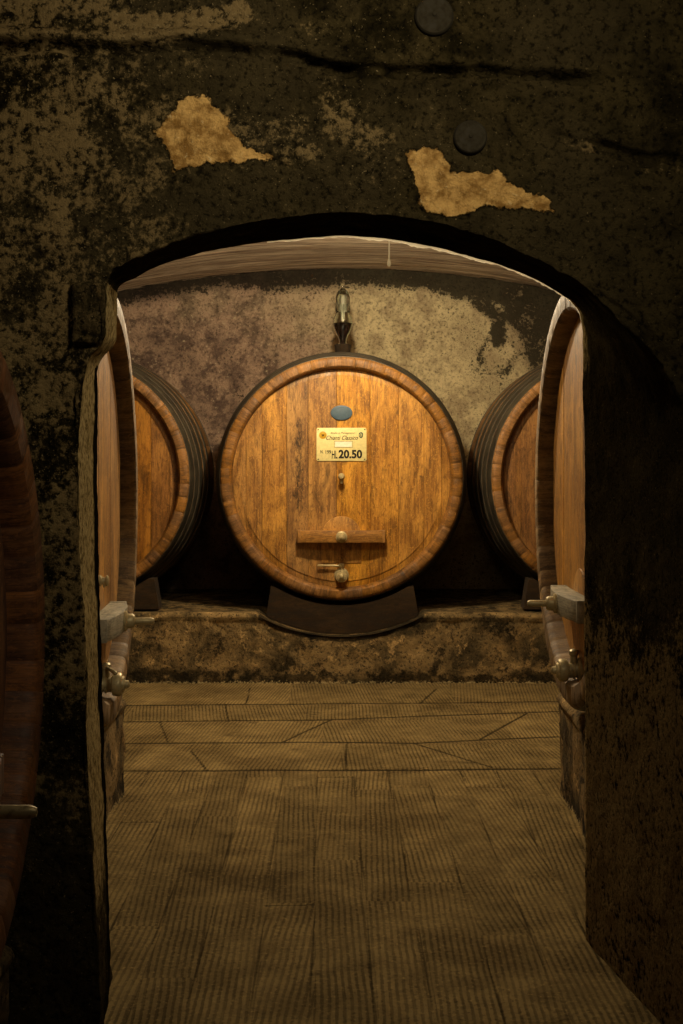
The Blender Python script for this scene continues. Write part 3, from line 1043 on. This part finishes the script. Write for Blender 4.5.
def lettering(name, text, width, height, mat, parent, at, shear=0.0, bold=0.0, spacing=1.0):
    cu = bpy.data.curves.new(name, 'FONT')
    cu.body = text; cu.size = 1.0; cu.shear = shear; cu.offset = bold; cu.space_character = spacing
    cu.align_x = 'LEFT'; cu.resolution_u = 4
    o = bpy.data.objects.new(name, cu); COL.objects.link(o)
    bpy.context.view_layer.update()
    me = bpy.data.meshes.new_from_object(o.evaluated_get(DG()))
    bpy.data.objects.remove(o); bpy.data.curves.remove(cu)
    co = np.empty(len(me.vertices) * 3, np.float32); me.vertices.foreach_get('co', co); co = co.reshape(-1, 3)
    lo, hi = co.min(0), co.max(0)
    c = np.empty_like(co)
    c[:, 0] = (co[:, 0] - lo[0]) / (hi[0] - lo[0]) * width - width / 2 + at[0]
    c[:, 2] = (co[:, 1] - lo[1]) / (hi[1] - lo[1]) * height - height / 2 + at[2]
    c[:, 1] = at[1]
    me.vertices.foreach_set('co', c.reshape(-1)); me.update()
    me.materials.clear(); me.materials.append(mat)
    me.name = name
    return link(bpy.data.objects.new(name, me), parent)


PW, PH = .315, .209
PZ = RC + (1.478 - (C0[2] + RC))
YP = REC - .006
bm = bmesh.new()
c_ = .008
hw, hh = PW / 2, PH / 2
prism(bm, [(-hw + c_, PZ - hh), (hw - c_, PZ - hh), (hw, PZ - hh + c_), (hw, PZ + hh - c_), (hw - c_, PZ + hh), (-hw + c_, PZ + hh), (-hw, PZ + hh - c_), (-hw, PZ - hh + c_)], YP, YP + .008, 'y', .0015)
plate = obj('label_plate', bm, PLATE, centre, 35)
plate['label'] = 'cream enamel plate with black number'
YL = YP - .0012


def pl(cx, cy):   # position on the plate, from a reading of it 585 wide and 395 high
    return (-hw + (cx - 45) / 585 * PW, YL, PZ + hh - (cy - 40) / 395 * PH)


k_ = PW / 585
lettering('number', '20.50', 276 * k_, 102 * k_, INK, plate, pl(441, 353), bold=.04, spacing=1.0)
lettering('unit', 'HL', 66 * k_, 92 * k_, INK, plate, pl(258, 358), bold=.02)
lettering('serial', 'N.', 32 * k_, 38 * k_, INK, plate, pl(108, 324), bold=.02)
lettering('serial', '199', 64 * k_, 42 * k_, INK, plate, pl(184, 328), bold=.02)
lettering('script_line', 'Chianti Classico', 372 * k_, 50 * k_, INK, plate, pl(345, 158), shear=.45, bold=.004)
lettering('top_line', 'Badia a Passignano', 285 * k_, 26 * k_, INKBROWN, plate, pl(352, 104), shear=.35)
bm = bmesh.new(); lathe(bm, [(0, 0), (44 * k_, 0), (44 * k_, .0012), (38 * k_, .002), (0, .002)], (pl(120, 127)[0], YP, pl(120, 127)[2]), 'y', 32)
seal = obj('gold_seal', bm, GOLD, plate, 30)
# a small dark bird-like device on the seal and a dark ring
bm = bmesh.new()
x, _, z = pl(120, 127)
out = [(-.010, .005), (-.004, .002), (0, .006), (.005, .003), (.010, .006), (.006, -.003), (.001, -.010), (-.004, -.003)]
prism(bm, [(x + a, z + b) for a, b in out], YP - .0034, YP - .002, 'y')
o = obj('seal_device', bm, INKBROWN, plate, 30)
bm = bmesh.new()
x, _, z = pl(565, 130)
prism(bm, [(x - .014, z + .012), (x - .006, z + .020), (x + .006, z + .020), (x + .014, z + .012), (x + .013, z - .006), (x, z - .020), (x - .013, z - .006)], YP - .002, YP, 'y', .0006)
obj('green_emblem', bm, GREEN, plate, 30)
bm = bmesh.new(); x, _, z = pl(563, 126); lathe(bm, [(.006, .0015), (.0085, .0034), (.006, .0034), (.006, .0015)], (x, YP, z), 'y', 20)
obj('emblem_device', bm, PLATE, plate, 30)
bm = bmesh.new(); a = pl(262, 205); b = pl(458, 268)
box(bm, a[0], b[0], YP - .0016, YP, b[2], a[2])
obj('paper_sticker', bm, STICKER, plate, 30)
bm = bmesh.new(); a = pl(252, 200); b = pl(470, 274)
for (x0, x1, z0, z1) in ((a[0], b[0], a[2] - .0015, a[2]), (a[0], b[0], b[2], b[2] + .0015), (a[0], a[0] + .0015, b[2], a[2]), (b[0] - .0015, b[0], b[2], a[2])):
    box(bm, x0, x1, YP - .001, YP, z0, z1)
obj('sticker_border', bm, INKBROWN, plate, 30)
for sx in (-1, 1):
    for sz in (-1, 1):
        bm = bmesh.new(); lathe(bm, [(.0045, 0), (.0045, .0015), (.003, .003), (0, .0033)], (sx * (hw - .011), YP, PZ + sz * (hh - .011)), 'y', 12)
        obj('screw', bm, INKBROWN, plate, 30)
# oval slate plaque
bm = bmesh.new()
OZ = RC + (EYE + (HY - 413) * 8.09 / F - (C0[2] + RC))
prism(bm, [(.069 * math.cos(a), OZ + .047 * math.sin(a)) for a in np.linspace(0, 2 * PI, 40, endpoint=False)], REC - .010, REC + .004, 'y', .004)
pq = obj('oval_plaque', bm, SLATE, centre, 30); pq['label'] = 'slate blue oval plaque'
bm = bmesh.new()
ring_o = [(.055 * math.cos(a), .034 * math.sin(a)) for a in np.linspace(0, 2 * PI, 40, endpoint=False)]
for k in range(40):
    a, b = ring_o[k], ring_o[(k + 1) % 40]
    tube(bm, [(a[0], REC - .0105, OZ + a[1]), (b[0], REC - .0105, OZ + b[1])], .0014, 6)
obj('plaque_rim', bm, SLATE, pq, 30)

# the other barrels
make_barrel('far barrel left of the plated one, half hidden, grey hoops on its right flank', (-1.712, 8.02, 1.266 - RC), 0, seed=5, stave=STAVE, head=HEADDIM, tap_rel=-.61)
make_barrel('far barrel right of the plated one, half hidden, grey hoops on its left flank', (1.705, 8.02, 1.266 - RC), 0, seed=8, stave=STAVE, head=HEADDIM, tap_rel=-.61)
make_barrel('barrel seen edge on behind the left pier, grey crossbar end and tap towards the passage', (-.787, 4.45, .400), math.radians(92.7), seed=12, R0=.75, Rb=.82, peg_size=.5, stave=STAVEGREY,
            head=HEADSIDE, bar=BARGREY, bar_rel=-.40, tap_rel=-.62, peg=-.26, lever=200, ring=.085)
make_barrel('barrel seen edge on behind the right pier, grey crossbar end and tap towards the passage', (.805, 4.59, .431), math.radians(-90), seed=17, R0=.745, Rb=.82, stave=STAVEGREY,
            head=HEADSIDE, bar=BARGREY, bar_rel=-.385, tap_rel=-.625, lever=150, ring=.085)
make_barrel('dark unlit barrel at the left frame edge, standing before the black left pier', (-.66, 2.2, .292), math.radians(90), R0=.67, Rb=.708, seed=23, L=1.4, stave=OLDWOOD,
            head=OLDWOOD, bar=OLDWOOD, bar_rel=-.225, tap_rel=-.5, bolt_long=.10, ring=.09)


# ---- cradle blocks
def cradle(label, x0, x1, xc, y0, y1, ztop, Rc, zc, bottom):
    bm = bmesh.new()
    lo = [(x, float(bottom(x)) + .004) for x in np.linspace(x0, x1, 24)]
    hi = []
    for x in np.linspace(x1 - .03, x0 + .03, 26):
        h = math.sqrt(max(Rc * Rc - (x - xc) ** 2, 0))
        hi.append((x, max(min(ztop, zc - h), float(bottom(x)) + .012)))
    prism(bm, lo + hi, y0, y1, 'y')
    root = obj('cradle_block', bm, BLOCK, None, 35, 'zx', .5)
    return tag(root, label, 'wooden block', 'cradle blocks under the far barrels')


ZC = C0[2] + RC
level = lambda x: PZ0 + .006
cradle('wide dark wooden cradle block under the centre barrel on the far plinth', -.47, .485, 0, 8.03, 8.17, .59, .799, ZC, lambda x: min(PZ0 + .006, float(scoop_z(x))))
cradle('dark wooden cradle block under the far barrel beside the left pier barrel', -2.25, -1.145, -1.712, 8.05, 8.20, .63, .801, ZC, level)
cradle('dark wooden cradle block under the far barrel beside the right pier barrel', 1.15, 2.25, 1.705, 8.05, 8.20, .63, .801, ZC, level)

# ---- glass fermentation lock standing on the centre barrel
AX, AY, AZ = .012, 8.68, C0[2] + 2 * RC + .001
lock = empty('fermentation_lock', (AX, AY, AZ))
tag(lock, 'glass fermentation lock with dark wine in its bowl, on top of the centre barrel', 'glass airlock')
z0 = 2.10 - AZ + .03
bm = bmesh.new(); lathe(bm, [(0, 0), (.050, 0), (.056, .05), (.056, .062), (.048, .066), (0, .066)], (0, 0, 0), 'z', 28)
obj('bung', bm, BLOCK, lock, 35, 'xz', .3)
bm = bmesh.new()   # glass bowl with a neck, hollow
o_ = [(.024, .060), (.024, .09), (.034, .12), (.053, .155), (.064, .19), (.067, .215), (.062, .245), (.050, .268), (.043, .28)]
lathe(bm, o_ + [(.040, .28), (.047, .267), (.059, .244), (.064, .215), (.061, .191), (.050, .157), (.031, .122), (.021, .092), (.020, .066), (0, .064)], (0, 0, 0), 'z', 36)
obj('bowl', bm, GLASS, lock, 60)
bm = bmesh.new()
lathe(bm, [(0, .068), (.0195, .068), (.0205, .093), (.0305, .123), (.0495, .158), (.0605, .192), (.0632, .207), (.060, .2085), (0, .2085)], (0, 0, 0), 'z', 36)
w_ = obj('wine', bm, WINE, lock, 50); w_['label'] = 'dark red wine'
bm = bmesh.new()   # bell-shaped glass chamber
lathe(bm, [(.046, .281), (.050, .29), (.049, .37), (.047, .385), (.040, .41), (.032, .426), (.020, .438), (.012, .444), (0, .446)], (0, 0, 0), 'z', 36)
lathe(bm, [(.0435, .281), (.0475, .29), (.0465, .37), (.0445, .384), (.0375, .408), (.030, .423), (.018, .435), (0, .441)], (0, 0, 0), 'z', 36)
obj('glass_chamber', bm, GLASS, lock, 60)
bm = bmesh.new(); lathe(bm, [(.012, .225), (.0135, .23), (.0125, .38), (.008, .39), (0, .392)], (0, 0, 0), 'z', 24)
obj('inner_tube', bm, STICKER, lock, 50)
bm = bmesh.new(); lathe(bm, [(0, .447), (.012, .447), (.015, .453), (.016, .465), (.011, .476), (0, .479)], (0, 0, 0), 'z', 24)
obj('knob', bm, GLASS, lock, 50)

# ---- pull cord hanging behind the arch
kx, ky, kz = P(389, 262, 4.2)
top = vault_z(kx) - .005
cord = empty('pull_cord', (kx, ky, kz))
tag(cord, 'thin white pull cord with a small knob hanging behind the arch crown', 'cord')
bm = bmesh.new(); tube(bm, [(0, 0, .004), (0.0005, 0, .05), (-.001, 0, .3), (0, 0, top - kz)], [.0026, .0024, .0024, .0024], 8)
obj('string', bm, CORD, cord, 60)
bm = bmesh.new(); lathe(bm, [(0, -.016), (.004, -.0145), (.0062, -.008), (.0058, 0), (.0035, .008), (.002, .012), (0, .0125)], (0, 0, 0), 'z', 16)
obj('knob', bm, CORD, cord, 60)

# ---- round iron anchor plates on the arch wall
for (px, py, r, lab) in ((434, 17, .045, 'larger round iron anchor plate high on the arch wall, above the long crack'),
                         (470, 138, .039, 'smaller round iron anchor plate just above the ochre scar at right')):
    x, y, z = P(px, py, YF)
    bm = bmesh.new()
    lathe(bm, [(0, -.012), (r, -.012), (r, .006), (r * .97, .012), (r * .90, .015), (r * .84, .0145), (r * .5, .017), (r * .12, .018), (r * .08, .021), (0, .022)], (x, y, z), 'y', 40)
    o = obj('anchor_plate', bm, IRON, None, 35)
    tag(o, lab, 'iron plate', 'iron anchor plates on the arch wall')

# ================================================================== LIGHT
def lamp(name, kind, loc, watts, col, size, target=None):
    l = bpy.data.lights.new(name, kind)
    l.energy = watts; l.color = col
    if kind == 'POINT': l.shadow_soft_size = size
    if kind == 'AREA': l.shape = 'DISK'; l.size = size; l.spread = math.radians(110)
    if kind == 'SPOT': l.shadow_soft_size = size
    o = bpy.data.objects.new(name, l); COL.objects.link(o)
    o.location = loc
    if target is not None:
        o.rotation_euler = (Vector(target) - Vector(loc)).to_track_quat('-Z', 'Y').to_euler()
    return o


WARM = (1.0, .83, .56)
lamp('vault_lamp', 'POINT', (0.0, 6.85, 2.54), 142, WARM, .045)
lamp('arch_fill', 'POINT', (.12, 3.62, 2.32), 4.5, WARM, .03)  # unseen light added behind the arch to brighten the cord and fringe
lamp('vault_fill', 'POINT', (0.0, 5.75, 2.42), 24, WARM, .045)  # unseen fill added to even the light down the centre barrel
lamp('front_lamp', 'AREA', (.40, 1.40, 2.60), 7.8, (1.0, .87, .64), .30, (-.15, 2.95, 2.3))

W = bpy.data.worlds.new('cellar_dark'); S.world = W
W.use_nodes = True
W.node_tree.nodes['Background'].inputs[0].default_value = (.02, .016, .010, 1)
W.node_tree.nodes['Background'].inputs[1].default_value = .3

# ================================================================== CAMERA
cam = bpy.data.cameras.new('camera')
cam.sensor_fit = 'VERTICAL'; cam.sensor_height = 36.0; cam.sensor_width = 24.0
cam.lens = F / 1024 * 36.0
cam.shift_y = -(512 - HY) / 1024
cam.shift_x = (341.5 - CX) / 1024
cam.clip_start = .05
co_ = bpy.data.objects.new('camera', cam); COL.objects.link(co_)
co_.location = (0, 0, EYE); co_.rotation_euler = (PI / 2, 0, 0)
S.camera = co_

S.view_settings.view_transform = 'Standard'
S.view_settings.look = 'None'
S.view_settings.gamma = 1.0
S.view_settings.use_curve_mapping = False
S.view_settings.exposure = 0.0
